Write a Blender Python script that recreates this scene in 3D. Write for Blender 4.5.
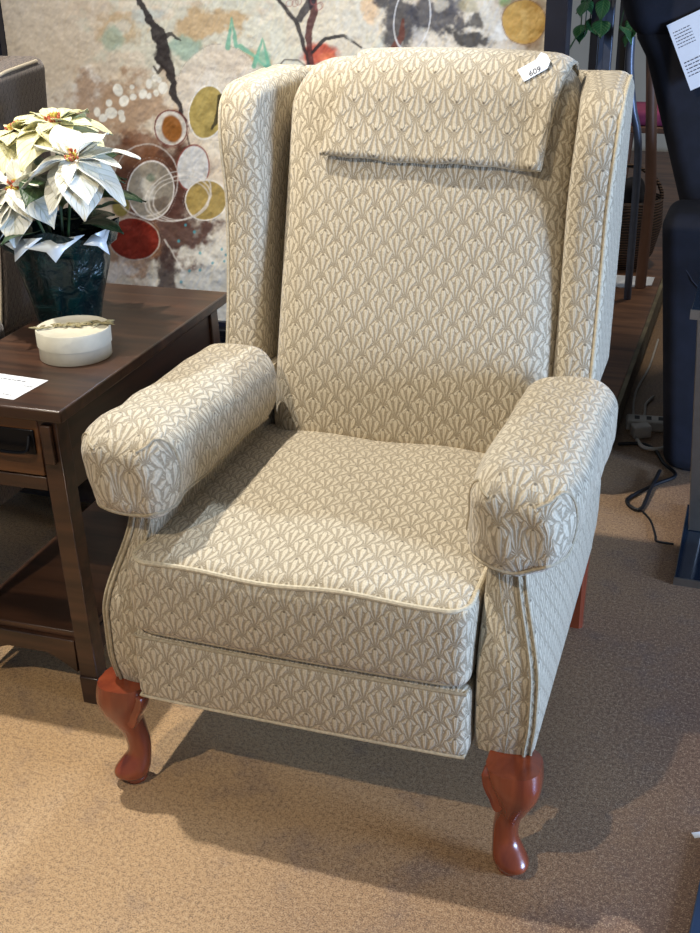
import bpy, bmesh, math, random
from mathutils import Vector, Matrix, noise
from mathutils.bvhtree import BVHTree
random.seed(7)
S = bpy.context.scene
COL = S.collection
for o in list(bpy.data.objects):
    bpy.data.objects.remove(o)

# ------------------------------------------------------------------ camera
CP = Vector((.56202172, -1.32633784, 1.30370979))
YAW, PIT, ROL = [math.radians(a) for a in (-19.65059548, 24.95671011, -0.99296544)]
FPX = 1150.0
fw = Vector((math.sin(YAW)*math.cos(PIT), math.cos(YAW)*math.cos(PIT), -math.sin(PIT)))
rt = Vector((math.cos(YAW), -math.sin(YAW), 0)); up = rt.cross(fw)
r2 = math.cos(ROL)*rt + math.sin(ROL)*up; u2 = -math.sin(ROL)*rt + math.cos(ROL)*up
cd = bpy.data.cameras.new('camera'); cam = bpy.data.objects.new('camera', cd); COL.objects.link(cam)
M = Matrix.Identity(4)
for i in range(3):
    M[i][0] = r2[i]; M[i][1] = u2[i]; M[i][2] = -fw[i]; M[i][3] = CP[i]
cam.matrix_world = M
cd.sensor_fit = 'AUTO'; cd.sensor_width = 36; cd.lens = FPX/933*36; cd.clip_start = .05
S.camera = cam

# ------------------------------------------------------------------ world, lights, exposure
S.view_settings.view_transform = 'Standard'; S.view_settings.look = 'None'
S.view_settings.gamma = 1; S.view_settings.use_curve_mapping = False
S.view_settings.exposure = 0.1
W = bpy.data.worlds.new('world'); S.world = W; W.use_nodes = True
W.node_tree.nodes['Background'].inputs[0].default_value = (.80, .88, 1.0, 1)
W.node_tree.nodes['Background'].inputs[1].default_value = .23

def lamp(name, kind, loc, target, energy, color, size=.05, angle=60, blend=.5):
    d = bpy.data.lights.new(name, kind); d.energy = energy; d.color = color
    if kind == 'SPOT': d.shadow_soft_size = size; d.spot_size = math.radians(angle); d.spot_blend = blend
    if kind == 'AREA': d.size = size
    o = bpy.data.objects.new(name, d); COL.objects.link(o); o.location = loc
    o.rotation_euler = (Vector(target)-Vector(loc)).to_track_quat('-Z', 'Y').to_euler()
    return o
WARM = (1, .86, .66); NEUT = (1, .95, .86); COOL = (.72, .85, 1)
lamp('spot_key', 'SPOT', (-.88, -1.82, 2.85), (.0, .35, .5), 150, WARM, .035, 62, .4)
lamp('spot_overhead', 'SPOT', (-1.0, .42, 3.0), (-.25, .05, .2), 250, NEUT, .03, 70, .5)
lamp('spot_rear', 'SPOT', (-.30, 2.48, 3.05), (-.10, .04, .5), 290, COOL, .04, 15.5, .8)
lamp('added_painting_wash', 'SPOT', (-1.1, -.6, 3.1), (-.75, 1.25, .85), 130, NEUT, .08, 42, .7)  # unseen spot, added to brighten the painting
lamp('window_light', 'AREA', (3.4, -.2, .75), (.3, .3, .75), 165, (.42, .62, 1), 1.0)
lamp('added_platform_spot', 'SPOT', (.5, 3.2, 2.9), (.2, 3.1, .1), 60, WARM, .05, 34, .4)  # added lamp with no visible source, lifts the far platform boards

# ------------------------------------------------------------------ node helpers
def s2l(c):
    return tuple((v/12.92 if v <= .04045 else ((v+.055)/1.055)**2.4) for v in [x/255 for x in c])
class NX:
    """small expression builder on top of Math nodes"""
    def __init__(s, nt, sock): s.nt = nt; s.s = sock
    def _m(s, op, b=None, c=None):
        n = s.nt.nodes.new('ShaderNodeMath'); n.operation = op
        for i, v in enumerate((s, b, c)):
            if v is None: continue
            if isinstance(v, NX): s.nt.links.new(v.s, n.inputs[i])
            else: n.inputs[i].default_value = v
        return NX(s.nt, n.outputs[0])
    def __add__(a, b): return a._m('ADD', b)
    def __sub__(a, b): return a._m('SUBTRACT', b)
    def __mul__(a, b): return a._m('MULTIPLY', b)
    def __truediv__(a, b): return a._m('DIVIDE', b)
    def ss(a, lo, hi):
        n = a.nt.nodes.new('ShaderNodeMapRange'); n.interpolation_type = 'SMOOTHSTEP'
        a.nt.links.new(a.s, n.inputs[0]); n.inputs[1].default_value = lo; n.inputs[2].default_value = hi
        return NX(a.nt, n.outputs[0])
def newmat(name):
    m = bpy.data.materials.new(name); m.use_nodes = True
    nt = m.node_tree; b = nt.nodes['Principled BSDF']
    return m, nt, b
def mixc(nt, fac, a, b, mode='MIX'):
    n = nt.nodes.new('ShaderNodeMix'); n.data_type = 'RGBA'; n.blend_type = mode
    for sock, v in ((n.inputs[0], fac), (n.inputs[6], a), (n.inputs[7], b)):
        if isinstance(v, NX): nt.links.new(v.s, sock)
        elif hasattr(v, 'is_output'): nt.links.new(v, sock)
        elif isinstance(v, (int, float)): sock.default_value = v
        else: sock.default_value = (*v, 1)
    return n.outputs[2]
def tex(nt, kind, scale, coord='Object', sc3=None, **kw):
    tc = nt.nodes.new('ShaderNodeTexCoord'); mp = nt.nodes.new('ShaderNodeMapping')
    nt.links.new(tc.outputs[coord], mp.inputs[0])
    if sc3: mp.inputs['Scale'].default_value = sc3
    n = nt.nodes.new(kind); nt.links.new(mp.outputs[0], n.inputs['Vector'])
    if 'Scale' in n.inputs: n.inputs['Scale'].default_value = scale
    for k, v in kw.items():
        if k in n.inputs: n.inputs[k].default_value = v
        else: setattr(n, k, v)
    return n
def bump(nt, b, h, strength, dist):
    n = nt.nodes.new('ShaderNodeBump'); n.inputs['Strength'].default_value = strength; n.inputs['Distance'].default_value = dist
    nt.links.new(h.s if isinstance(h, NX) else h, n.inputs['Height']); nt.links.new(n.outputs[0], b.inputs['Normal'])
def plain(name, rgb, rough=.5, metal=0, noise_amt=.08, nscale=30, bumps=0, coat=0):
    m, nt, b = newmat(name); c = s2l(rgb)
    nz = tex(nt, 'ShaderNodeTexNoise', nscale, Detail=4)
    f = NX(nt, nz.outputs[0])
    col = mixc(nt, f.ss(.3, .7), tuple(v*(1-noise_amt) for v in c), tuple(min(1, v*(1+noise_amt)) for v in c))
    nt.links.new(col, b.inputs['Base Color'])
    b.inputs['Roughness'].default_value = rough; b.inputs['Metallic'].default_value = metal
    if coat: b.inputs['Coat Weight'].default_value = coat; b.inputs['Coat Roughness'].default_value = .12
    if bumps: bump(nt, b, f, bumps, .003)
    return m

def fan_fabric(name, light, dark, W=.046, H=.0415, dots=True, bstr=.55):
    m, nt, b = newmat(name)
    tc = nt.nodes.new('ShaderNodeTexCoord')
    # slight wobble so the weave is not machine perfect
    nz = nt.nodes.new('ShaderNodeTexNoise'); nz.inputs['Scale'].default_value = 60; nt.links.new(tc.outputs['UV'], nz.inputs['Vector'])
    sx = nt.nodes.new('ShaderNodeSeparateXYZ'); nt.links.new(tc.outputs['UV'], sx.inputs[0])
    wob = (NX(nt, nz.outputs[0])-.5)*.006
    U = (NX(nt, sx.outputs[0])+wob)/W; V = (NX(nt, sx.outputs[1])-wob)/H
    fans = []
    dot = None
    for off in (0.0, .5):
        fx = ((U+off)._m('FRACT')-.5)*1.08
        fy = (V+off)._m('FRACT')
        r = (fx*fx+fy*fy)._m('SQRT')
        th = fx._m('ARCTAN2', fy)                 # 0 = straight up the fan
        ct = th._m('COSINE')
        R = ct*ct*.50+.50
        q = r/R
        pk = ((th*2.45+.5)._m('FRACT')-.5)._m('ABSOLUTE')*2   # 0 mid petal, 1 between petals
        edge = q+pk*pk*.34
        tip = (edge*-1+1.0).ss(0, .12)
        w = (pk*-1+1)
        v = tip*w.ss(.16, .78)*(q*w).ss(.03, .34)
        v = v*((pk).ss(.0, .22)*.25+.75)
        fans.append((v, r, (edge*-1+1.04).ss(0, .03)))
        if dots and off == 0:
            dy = fy-.955
            dot = ((fx*fx+dy*dy)._m('SQRT')*-1+.055).ss(0, .03)
    (va, ra, ia), (vb, rb, ib) = fans
    sel = (ra*ia)._m('GREATER_THAN', rb*ib)
    val = va*sel*ia+vb*(sel*-1+1)*ib
    thr = nt.nodes.new('ShaderNodeTexNoise'); thr.inputs['Scale'].default_value = 330; thr.inputs['Detail'].default_value = 3
    nt.links.new(tc.outputs['UV'], thr.inputs['Vector'])
    t = NX(nt, thr.outputs[0])
    big = nt.nodes.new('ShaderNodeTexNoise'); big.inputs['Scale'].default_value = 9; nt.links.new(tc.outputs['UV'], big.inputs['Vector'])
    fac = (val*.82+(t-.5)*1.15+.04)._m('MAXIMUM', 0)._m('MINIMUM', 1)
    if dot: fac = fac*(dot*-1+1)
    c = mixc(nt, fac, dark, light)
    c = mixc(nt, (NX(nt, big.outputs[0])).ss(.3, .7)*.12, c, tuple(x*.7 for x in light))
    if dot: c = mixc(nt, dot*.75, c, tuple(x*.35 for x in dark))
    nt.links.new(c, b.inputs['Base Color'])
    b.inputs['Roughness'].default_value = .78
    b.inputs['Sheen Weight'].default_value = .25; b.inputs['Sheen Roughness'].default_value = .5
    bump(nt, b, val*.9+t*.25, bstr, .0022)
    return m
def wood(name, c1, c2, rough=.35, scale=6, stretch=(1, .08, 1), coat=.2):
    m, nt, b = newmat(name)
    n1 = tex(nt, 'ShaderNodeTexNoise', scale, sc3=tuple(s*6 for s in stretch), Detail=6, Distortion=.6)
    n2 = tex(nt, 'ShaderNodeTexNoise', 3, Detail=2)
    f = (NX(nt, n1.outputs[0])*.75+NX(nt, n2.outputs[0])*.35).ss(.35, .75)
    nt.links.new(mixc(nt, f, s2l(c1), s2l(c2)), b.inputs['Base Color'])
    b.inputs['Roughness'].default_value = rough; b.inputs['Coat Weight'].default_value = coat; b.inputs['Coat Roughness'].default_value = .25
    bump(nt, b, f, .08, .002)
    return m

FAB = fan_fabric('cream_fan_brocade', s2l((216, 203, 177)), s2l((152, 138, 114)))
FAB2 = fan_fabric('taupe_leaf_weave', s2l((118, 104, 92)), s2l((60, 50, 46)), W=.018, H=.034, dots=False, bstr=.3)
PIPE = plain('cream_piping', (196, 184, 158), .8, noise_amt=.15, nscale=200)
PIPE2 = plain('taupe_piping', (176, 164, 142), .8, noise_amt=.15, nscale=200)
HEM = plain('cream_hem', (172, 159, 134), .85, noise_amt=.18, nscale=220)
LEGW = wood('cherry_leg_wood', (104, 42, 24), (146, 68, 38), .25, 5, (1, 1, .12), .6)
TBL = wood('dark_walnut', (40, 25, 18), (82, 54, 38), .38, 5, (.10, 1, 1), .25)
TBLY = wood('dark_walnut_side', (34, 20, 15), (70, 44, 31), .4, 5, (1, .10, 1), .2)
DRW = wood('walnut_drawer_front', (70, 42, 24), (128, 84, 48), .38, 5, (.10, 1, 1), .25)
IRON = plain('black_iron', (22, 24, 30), .35, .6, .1)
BLKC = plain('black_upholstery', (20, 22, 34), .8, 0, .25, 25, .3)
SEAM = plain('black_thread', (52, 54, 66), .8)
BLKW = plain('black_paint', (18, 19, 26), .45, 0, .1)
UNDER = plain('black_dust_cloth', (20, 18, 17), .95)
PAPER = plain('white_paper', (236, 240, 246), .7, 0, .02)
INK = plain('printed_ink', (72, 76, 92), .8)
INKP = plain('pen_ink', (40, 42, 60), .8)

# ------------------------------------------------------------------ object helpers
def tag(o, label=None, cat=None, group=None, kind=None):
    for k, v in (('label', label), ('category', cat), ('group', group), ('kind', kind)):
        if v: o[k] = v
    return o
def empty(name, loc, rz=0, label=None, cat=None, group=None):
    o = bpy.data.objects.new(name, None); COL.objects.link(o); o.empty_display_size = .05
    o.location = loc; o.rotation_euler = (0, 0, rz)
    return tag(o, label, cat, group)
class MB:
    def __init__(s): s.v = []; s.f = []; s.uv = []; s.mi = []; s.cur = 0
    def add(s, vs, fs, uvs=None):
        n = len(s.v); s.v += [tuple(p) for p in vs]
        for i, f in enumerate(fs):
            s.f.append([n+k for k in f]); s.uv.append(uvs[i] if uvs else None); s.mi.append(s.cur)
    def box(s, x0, x1, y0, y1, z0, z1, fn=None):
        P = [Vector((x, y, z)) for z in (z0, z1) for y in (y0, y1) for x in (x0, x1)]
        if fn: P = [fn(p) for p in P]
        F = [(0, 2, 3, 1), (4, 5, 7, 6), (0, 1, 5, 4), (2, 6, 7, 3), (0, 4, 6, 2), (1, 3, 7, 5)]
        s.add(P, F)
    def loft(s, rings, caps=(True, True), closed=True, uvo=(0, 0)):
        n = len(rings[0]); vs = [p for r in rings for p in r]; fs = []; uvs = []
        L = [0]
        for i in range(1, len(rings)):
            L.append(L[-1]+sum((Vector(rings[i][k])-Vector(rings[i-1][k])).length for k in range(n))/n)
        mid = rings[len(rings)//2]; A = [0]
        for k in range(n): A.append(A[-1]+(Vector(mid[(k+1) % n])-Vector(mid[k])).length)
        for i in range(len(rings)-1):
            for k in range(n if closed else n-1):
                k2 = (k+1) % n
                fs.append((i*n+k, i*n+k2, (i+1)*n+k2, (i+1)*n+k))
                uvs.append([(A[k]+uvo[0], L[i]+uvo[1]), (A[k+1]+uvo[0], L[i]+uvo[1]), (A[k+1]+uvo[0], L[i+1]+uvo[1]), (A[k]+uvo[0], L[i+1]+uvo[1])])
        if closed and caps[0]: fs.append(tuple(range(n))[::-1]); uvs.append([(vs[k][0], vs[k][2]) for k in fs[-1]])
        if closed and caps[1]:
            b = (len(rings)-1)*n; fs.append(tuple(range(b, b+n))); uvs.append([(vs[k][0], vs[k][2]) for k in fs[-1]])
        s.add(vs, fs, uvs)
    def tube(s, pts, r, n=8, caps=True, closed=False):
        pts = [Vector(p) for p in pts]; m = len(pts); rings = []
        prev = None
        for i, p in enumerate(pts):
            a = pts[(i-1) % m] if (i > 0 or closed) else p; b = pts[(i+1) % m] if (i < m-1 or closed) else p
            t = (b-a).normalized()
            if prev is None:
                u = t.orthogonal().normalized()
            else:
                u = (prev-t*prev.dot(t)); u = u.normalized() if u.length > 1e-6 else t.orthogonal().normalized()
            prev = u; w = t.cross(u)
            rr = r[i] if isinstance(r, (list, tuple)) else r
            rings.append([p+(u*math.cos(2*math.pi*k/n)+w*math.sin(2*math.pi*k/n))*rr for k in range(n)])
        if closed: rings.append(rings[0])
        s.loft(rings, (caps, caps))
    def cyl(s, c, r, z0, z1, n=32, r2=None):
        r2 = r if r2 is None else r2
        s.loft([[(c[0]+rr*math.cos(2*math.pi*k/n), c[1]+rr*math.sin(2*math.pi*k/n), z) for k in range(n)] for rr, z in ((r, z0), (r2, z1))])
    def build(s, name, mat, parent=None, smooth=True, bev=0, sub=0, weld=True, ang=40):
        me = bpy.data.meshes.new(name); me.from_pydata(s.v, [], s.f); me.update()
        uvl = me.uv_layers.new(name='UVMap')
        for p, uv in zip(me.polygons, s.uv):
            for j, li in enumerate(p.loop_indices):
                co = me.vertices[me.loops[li].vertex_index].co
                if uv: uvl.data[li].uv = uv[j]
                else:
                    nn = p.normal; a = max(range(3), key=lambda q: abs(nn[q]))
                    uvl.data[li].uv = ((co.y, co.z), (co.x, co.z), (co.x, co.y))[a]
        mats = mat if isinstance(mat, (list, tuple)) else [mat]
        for mm in mats: me.materials.append(mm)
        for p, i in zip(me.polygons, s.mi): p.material_index = i
        if weld:
            bm = bmesh.new(); bm.from_mesh(me); bmesh.ops.remove_doubles(bm, verts=bm.verts, dist=1e-5)
            bmesh.ops.recalc_face_normals(bm, faces=bm.faces); bm.to_mesh(me); bm.free()
        if smooth:
            me.shade_smooth()
        o = bpy.data.objects.new(name, me); COL.objects.link(o)
        if parent: o.parent = parent
        if bev:
            md = o.modifiers.new('bevel', 'BEVEL'); md.width = bev; md.segments = 2; md.limit_method = 'ANGLE'; md.angle_limit = math.radians(35)
            md.harden_normals = False
        if sub:
            md = o.modifiers.new('sub', 'SUBSURF'); md.levels = sub; md.render_levels = sub
        if smooth and not sub:
            bm = bmesh.new(); bm.from_mesh(me)
            for e in bm.edges:
                if len(e.link_faces) == 2 and e.calc_face_angle(0) > math.radians(ang): e.smooth = False
            bm.to_mesh(me); bm.free()
        return o
def axis_samples(h, r, nflat, nr):
    a = [-h]+[-(h-r)-r*math.tan(math.radians(45)*k/nr) for k in range(nr-1, 0, -1)] if r > 0 else []
    mid = [-(h-r)+2*(h-r)*k/nflat for k in range(nflat+1)]
    return a+mid+[-v for v in reversed(a)]
def rbox(mb, c, h, r, nf=(10, 10, 6), nr=4, fn=None, uvo=(0, 0)):
    """rounded box: centre c, half sizes h, corner radius r, then deformed by fn"""
    c = Vector(c); ax = [axis_samples(h[i], r, nf[i], nr) for i in range(3)]
    def pt(p):
        q = Vector([max(-(h[i]-r), min(h[i]-r, p[i])) for i in range(3)]); d = Vector(p)-q
        k = q+(d.normalized()*r if d.length > 1e-9 else d)+c
        return k
    for a in range(3):
        for sg in (-1, 1):
            i, j = [(1, 2), (0, 2), (0, 1)][a]
            G = []; UVs = []
            for u in ax[i]:
                for v in ax[j]:
                    p = [0, 0, 0]; p[a] = sg*h[a]; p[i] = u; p[j] = v
                    k = pt(p); UVs.append((k[i]+uvo[0], k[j]+uvo[1])); G.append(fn(k.copy()) if fn else k)
            n2 = len(ax[j]); fs = []; uv = []
            for x in range(len(ax[i])-1):
                for y in range(n2-1):
                    q = (x*n2+y, (x+1)*n2+y, (x+1)*n2+y+1, x*n2+y+1)
                    fs.append(q); uv.append([UVs[k] for k in q])
            mb.add(G, fs, uv)
def catmull(P, n=8, closed=False):
    P = [Vector(p) for p in P]; out = []; m = len(P)
    rng = range(m if closed else m-1)
    for i in rng:
        g = lambda k: P[k % m] if closed else P[max(0, min(m-1, k))]
        p0, p1, p2, p3 = g(i-1), g(i), g(i+1), g(i+2)
        for k in range(n):
            t = k/n
            out.append(.5*((2*p1)+(p2-p0)*t+(2*p0-5*p1+4*p2-p3)*t*t+(3*p1-p0-3*p2+p3)*t**3))
    if not closed: out.append(P[-1])
    return out
def sst(x, a, b):
    t = max(0, min(1, (x-a)/(b-a))); return t*t*(3-2*t)

# ------------------------------------------------------------------ the setting
def floor_mat():
    m, nt, b = newmat('stained_concrete')
    n1 = tex(nt, 'ShaderNodeTexNoise', 1.6, Detail=5, Roughness=.6)
    n2 = tex(nt, 'ShaderNodeTexNoise', 430, Detail=2, Roughness=.6); n4 = tex(nt, 'ShaderNodeTexNoise', 150, Detail=3, Roughness=.6)
    n3 = tex(nt, 'ShaderNodeTexNoise', 7, Detail=6, Roughness=.65)
    tc = nt.nodes.new('ShaderNodeTexCoord'); sp = nt.nodes.new('ShaderNodeSeparateXYZ'); nt.links.new(tc.outputs['Object'], sp.inputs[0])
    X = NX(nt, sp.outputs[0])
    side = (X+(NX(nt, n1.outputs[0])-.5)*.9).ss(-.25, .75)     # base tone runs from tan to plum-brown along X
    base = mixc(nt, side, s2l((192, 156, 112)), s2l((124, 96, 80)))
    base = mixc(nt, NX(nt, n3.outputs[0]).ss(.50, .70)*.5, base, s2l((116, 100, 94)))
    sp2 = NX(nt, n2.outputs[0])*.62+NX(nt, n4.outputs[0])*.38
    base = mixc(nt, sp2.ss(.50, .58)*.62, base, s2l((74, 56, 48)))
    base = mixc(nt, (sp2*-1+1).ss(.53, .61)*.55, base, s2l((206, 182, 150)))
    nt.links.new(base, b.inputs['Base Color']); b.inputs['Roughness'].default_value = .5
    bump(nt, b, sp2, .25, .001)
    return m
mb = MB(); mb.box(-4, 4, -3, 6.2, -.06, 0); tag(mb.build('floor', floor_mat(), smooth=False), kind='structure')
WALLM = plain('cream_wall_paint', (214, 202, 180), .8, 0, .05, 4)
mb = MB(); mb.box(-4, 4, 6.0, 6.12, 0, 3.4); tag(mb.build('wall_back', WALLM, smooth=False), kind='structure')
# low display platform behind the chairs
PLANK = wood('platform_planks', (84, 56, 40), (136, 96, 68), .5, 4, (.15, 1, 1), .1)
pf = empty('display_platform', (0, 0, 0), 0, 'low brown wooden display platform with a dark edge running behind the armchair', 'platform')
mb = MB(); mb.box(-2.6, .262, 1.62, 5.8, .07, .10); mb.build('platform_deck', PLANK, pf, smooth=False, bev=.004)
mb = MB(); mb.box(-2.59, .255, 1.64, 5.79, 0, .0699); mb.build('platform_riser', BLKW, pf, smooth=False)
mb = MB(); mb.box(.2625, .275, 1.615, 5.8, .03, .1002); mb.build('platform_edging', plain('worn_edging', (118, 108, 84), .7, 0, .3, 12), pf, smooth=False)

# ------------------------------------------------------------------ the wing chair
def lean(p):                                  # the back reclines
    p.y += (p.z-.43)*.305
    return p
T_TOP = []
def make_chair(loc, rz, fab, pipe, label, flap):
    T = empty('wing_chair', loc, rz, label, 'armchair')
    # --- seat cushion
    CX, CH = -.018, .268
    def cush(p):
        x, y = (p.x-CX)/CH, (p.y-.27)/.28
        if p.z > .40: p.z += .034*(1-abs(x)**2.6)*(1-abs(y)**2.6)+.004*math.sin(p.x*23+p.y*11)*(1-x*x)
        if p.y < .1: p.y -= .010*(1-x*x)*(1-((p.z-.385)/.08)**2)
        p.z += .012*sst(p.x, -.25, .25)*0
        return p
    mb = MB(); rbox(mb, (CX, .27, .385), (CH, .28, .068), .022, (18, 18, 6), 4, cush)
    cu = mb.build('seat_cushion', fab, T)
    def rim(z, cx, cy, hx, hy, r, fn, off=.0, n=6):
        P = []
        for sx, sy, a0 in ((1, 1, 0), (-1, 1, 90), (-1, -1, 180), (1, -1, 270)):
            for k in range(n+1):
                a = math.radians(a0+90*k/n)
                P.append(Vector((cx+sx*(hx-r)+r*math.cos(a)+off*math.cos(a), cy+sy*(hy-r)+r*math.sin(a)+off*math.sin(a), z)))
        Q = []
        for i in range(len(P)):
            a, b = P[i], P[(i+1) % len(P)]; m = max(1, int((b-a).length/.03))
            for k in range(m): Q.append(a.lerp(b, k/m))
        return [fn(q) for q in Q]
    e = .022*(1-.7071)
    mb = MB(); mb.tube(rim(.453-e, CX, .27, CH-e, .28-e, .03, cush, .001), .0042, 8, closed=True); mb.build('piping', pipe, cu)
    mb = MB(); mb.tube(rim(.317+e, CX, .27, CH-e, .28-e, .03, cush, -.001), .0032, 8, closed=True); mb.build('piping', HEM, cu)
    # --- footrest panel
    def foot(p):
        x = (p.x+.018)/.272
        if p.y < .03: p.y -= .008*(1-x*x)*(1-((p.z-.255)/.07)**2)
        return p
    mb = MB(); rbox(mb, (-.019, .035, .2560), (.270, .042, .0630), .018, (18, 4, 6), 4, foot, (.02, .015))
    fr = mb.build('footrest_panel', fab, T)
    q = .018*(1-.7071)
    for zz in (.193+q, .316-q):
        pts = [foot(Vector((-.019+x/20*(.270-q*1.2), -.007+q-.002, zz))) for x in range(-20, 21)]
        pts = [Vector((pts[0].x-.003, .05, zz))]+pts+[Vector((pts[-1].x+.003, .05, zz))]
        mb = MB(); mb.tube(pts, .0030, 8); mb.build('piping', pipe if zz < .25 else HEM, fr)
    # --- hidden frame below
    mb = MB(); mb.box(-.262, .262, .078, .72, .21, .312); mb.build('seat_base', UNDER, T, smooth=False)
    # --- arms
    for s in (-1, 1):
        def xo(z):     # outer face of the arm body
            return .312+.036*sst(z, .50, .33)-.006*sst(z, .27, .20) if z > 0 else .34
        def yf(z):     # front face profile: set back under the roll, belly low down
            return .012+.055*sst(z, .33, .50)+.010*sst(z, .25, .19)
        rings = []
        zs = [.196, .200, .21, .23, .25, .28, .31, .34, .37, .40, .43, .46, .49, .52, .56]
        for i, z in enumerate(zs):
            xi, xx, y0, y1 = (.254 if s > 0 else .266), xo(z), yf(z), .70+(z-.2)*.10
            if i == 0: xi += .006; xx -= .006; y0 += .006; y1 -= .006
            r = .014; R = []
            def pc(cx, cy, a0):
                for k in range(5):
                    a = math.radians(a0+22.5*k); R.append((s*(cx+r*math.cos(a)), cy+r*math.sin(a), z))
            pc(xi+r, y0+r, 180)
            for k in range(1, 5): R.append((s*(xi+r+(xx-xi-2*r)*k/5), y0-.004*math.sin(math.pi*k/5), z))
            pc(xx-r, y0+r, 270)
            for k in range(1, 16): R.append((s*xx, y0+r+(y1-y0-2*r)*k/16, z))
            pc(xx-r, y1-r, 0)
            pc(xi+r, y1-r, 90)
            for k in range(1, 16): R.append((s*xi, y1-r-(y1-y0-2*r)*k/16, z))
            rings.append(R)
        mb = MB(); mb.loft(rings, uvo=(.01, .196))
        ab = mb.build('arm', fab, T)
        # welts down the front of the arm
        for nm, dx, dz in (('o', -.003, 0), ('o2', -.012, 0), ('c', -.040, 0)):
            pts = []
            for k in range(22):
                z = .20+(.55-.20)*k/21
                pts.append(Vector((s*(xo(z)+dx), yf(z)+(.001 if nm != 'o' else .0032)-.0035*(nm != 'o'), z)))
            mb = MB(); mb.tube(pts, .0026 if nm != 'c' else .0018, 6); mb.build('welt', HEM, ab)
        # roll + loose sleeve cover
        def roll(p):
            # local: x across, y along, z up. make it a soft mushroom, wobbling a little
            t = (p.y-.03)/.56
            p.x *= 1.0-.05*sst(p.z, .01, -.08)
            p.z -= .024*t
            if p.z > -.02: p.z += .006*math.cos(p.x*16)
            nz = noise.noise(Vector((p.x*15+s*7, p.y*11, p.z*15)))
            k = .0045+.007*sst(p.y, .14, .03)
            p.x += nz*k; p.z += noise.noise(Vector((p.y*13, p.x*15, p.z*15+s*5)))*k
            if p.y < .06:
                d = sst(p.y, .06, .02); p.y -= .012*d*(1-(p.x/.09)**2)*(1-(p.z/.08)**2)
                p.y += d*noise.noise(p*26)*.008
            if p.z < 0: p.z -= .020*sst(p.y, .16, .04)*(1-abs(p.x)/.1)
            return Vector(((.300 if s > 0 else -.297)+p.x+s*.008*t, p.y+.008, .572+p.z))
        mb = MB(); rbox(mb, (0, .265, 0), (.079, .245, .068), .046, (5, 22, 5), 6, roll)
        co = mb.build('arm_cover', fab, T)
        # gathered hem of the sleeve and its corner seams, laid on the cover's surface
        bvh = BVHTree.FromPolygons([v.co[:] for v in co.data.vertices], [tuple(p.vertices) for p in co.data.polygons])
        def snap(P, off=.0006):
            R = []
            for p in P:
                loc, nr, ix, ds = bvh.find_nearest(roll(Vector(p))); cc = Vector((s*.306, loc.y, .578))
                R.append(loc+(loc-cc).normalized()*off)
            return R
        P = [(-.075, y, -.055) for y in (.45, .35, .25, .16, .10, .06)]+[(-.060, .022, -.052), (-.03, .02, -.056), (0, .02, -.060), (.03, .02, -.056), (.060, .022, -.052)]+[(.075, y, -.055) for y in (.06, .10, .16, .25, .35, .45)]
        mb = MB(); mb.tube(catmull(snap(P), 4), .0030, 6); mb.build('hem', HEM, co)
        for sx in (-1, 1):
            P = [(sx*.030, .020, .040), (sx*.048, .022, .052), (sx*.062, .035, .060), (sx*.073, .05, .045), (sx*.083, .056, .015), (sx*.083, .06, -.03)]
            mb = MB(); mb.tube(snap(catmull(P, 4), .0), .0024, 6); mb.build('seam', HEM, co)
        # front tucked edge of the roll on the post
        # --- wings
        def wing(p):
            t = (p.y+.13)/.26                      # 0 front, 1 rear
            zt = sst(p.z, .10, .262)
            if t < .75: p.y += .085*(1-math.sqrt(max(0, 1-min(1, max(0, (p.z-.135)/.135))**2)))*(1-t/.75) if p.z > .135 else 0
            p.z += .014*t*sst(p.z, .0, .25)        # top rises to the back
            p.x += (-.022*t if p.x < 0 else 0)+.010*sst(p.z, .05, .25)*(1-t)
            p.y += .030*math.sin(max(0, min(1, (p.z+.27)/.5))*math.pi)*(1-t)*.8
            return Vector(((.303 if s > 0 else -.330)+s*p.x, .672+p.y+(p.z+.25)*.10, .800+p.z))
        mb = MB(); rbox(mb, (-.004, 0, 0), (.037, .130, .262), .028, (3, 12, 20), 5, wing, (.013, .02))
        wg = mb.build('wing', fab, T)
        ee = .028*(1-.7071)
        P = [wing(Vector((.033-ee+.001, -.130+ee-.001, z))) for z in [-.262+.02*k for k in range(25)]]
        for k in range(1, 9):
            a = math.radians(90*k/8); P.append(wing(Vector((.033-ee+.001, -.13+ee+.03*(1-math.cos(a)), .218+(.04-ee+.003)*math.sin(a)))))
        P += [wing(Vector((.033-ee+.001, y, .262-ee+.001))) for y in [-.07+.02*k for k in range(9)]]
        mb = MB(); mb.tube(P, .0036, 8); mb.build('piping', pipe, wg)
    # --- back
    BX, BY, BZ, HZ = .264, .075, .755, .335
    def back(p):
        q = Vector((p.x, p.y-.568, p.z-BZ))
        t = (q.z+HZ)/(2*HZ)
        ex = abs(q.x)/BX
        # rounded shoulders and a soft crown
        if t > .75: q.z -= .034*max(0, (ex-.74)/.26)**2*(t-.75)/.25
        q.z += .010*(1-ex**2)*sst(t, .8, 1)
        if q.y < 0: q.y -= .022*(1-ex**3)*math.sin(math.pi*min(1, max(0, t)))**.6+.012*(1-ex**4)*math.exp(-((t-.25)/.2)**2)
        q.x *= .985+.02*t
        return lean(Vector((q.x, q.y+.568, q.z+BZ)))
    mb = MB(); rbox(mb, (0, .568, BZ), (BX, BY, HZ), .055, (18, 4, 26), 6, back, (.004, .01))
    bk = mb.build('backrest', fab, T)
    def shell(p): return lean(p)
    mb = MB(); rbox(mb, (0, .672, .64), (.300, .016, .43), .012, (4, 2, 8), 3, shell); mb.build('back_panel', fab, T)
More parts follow.
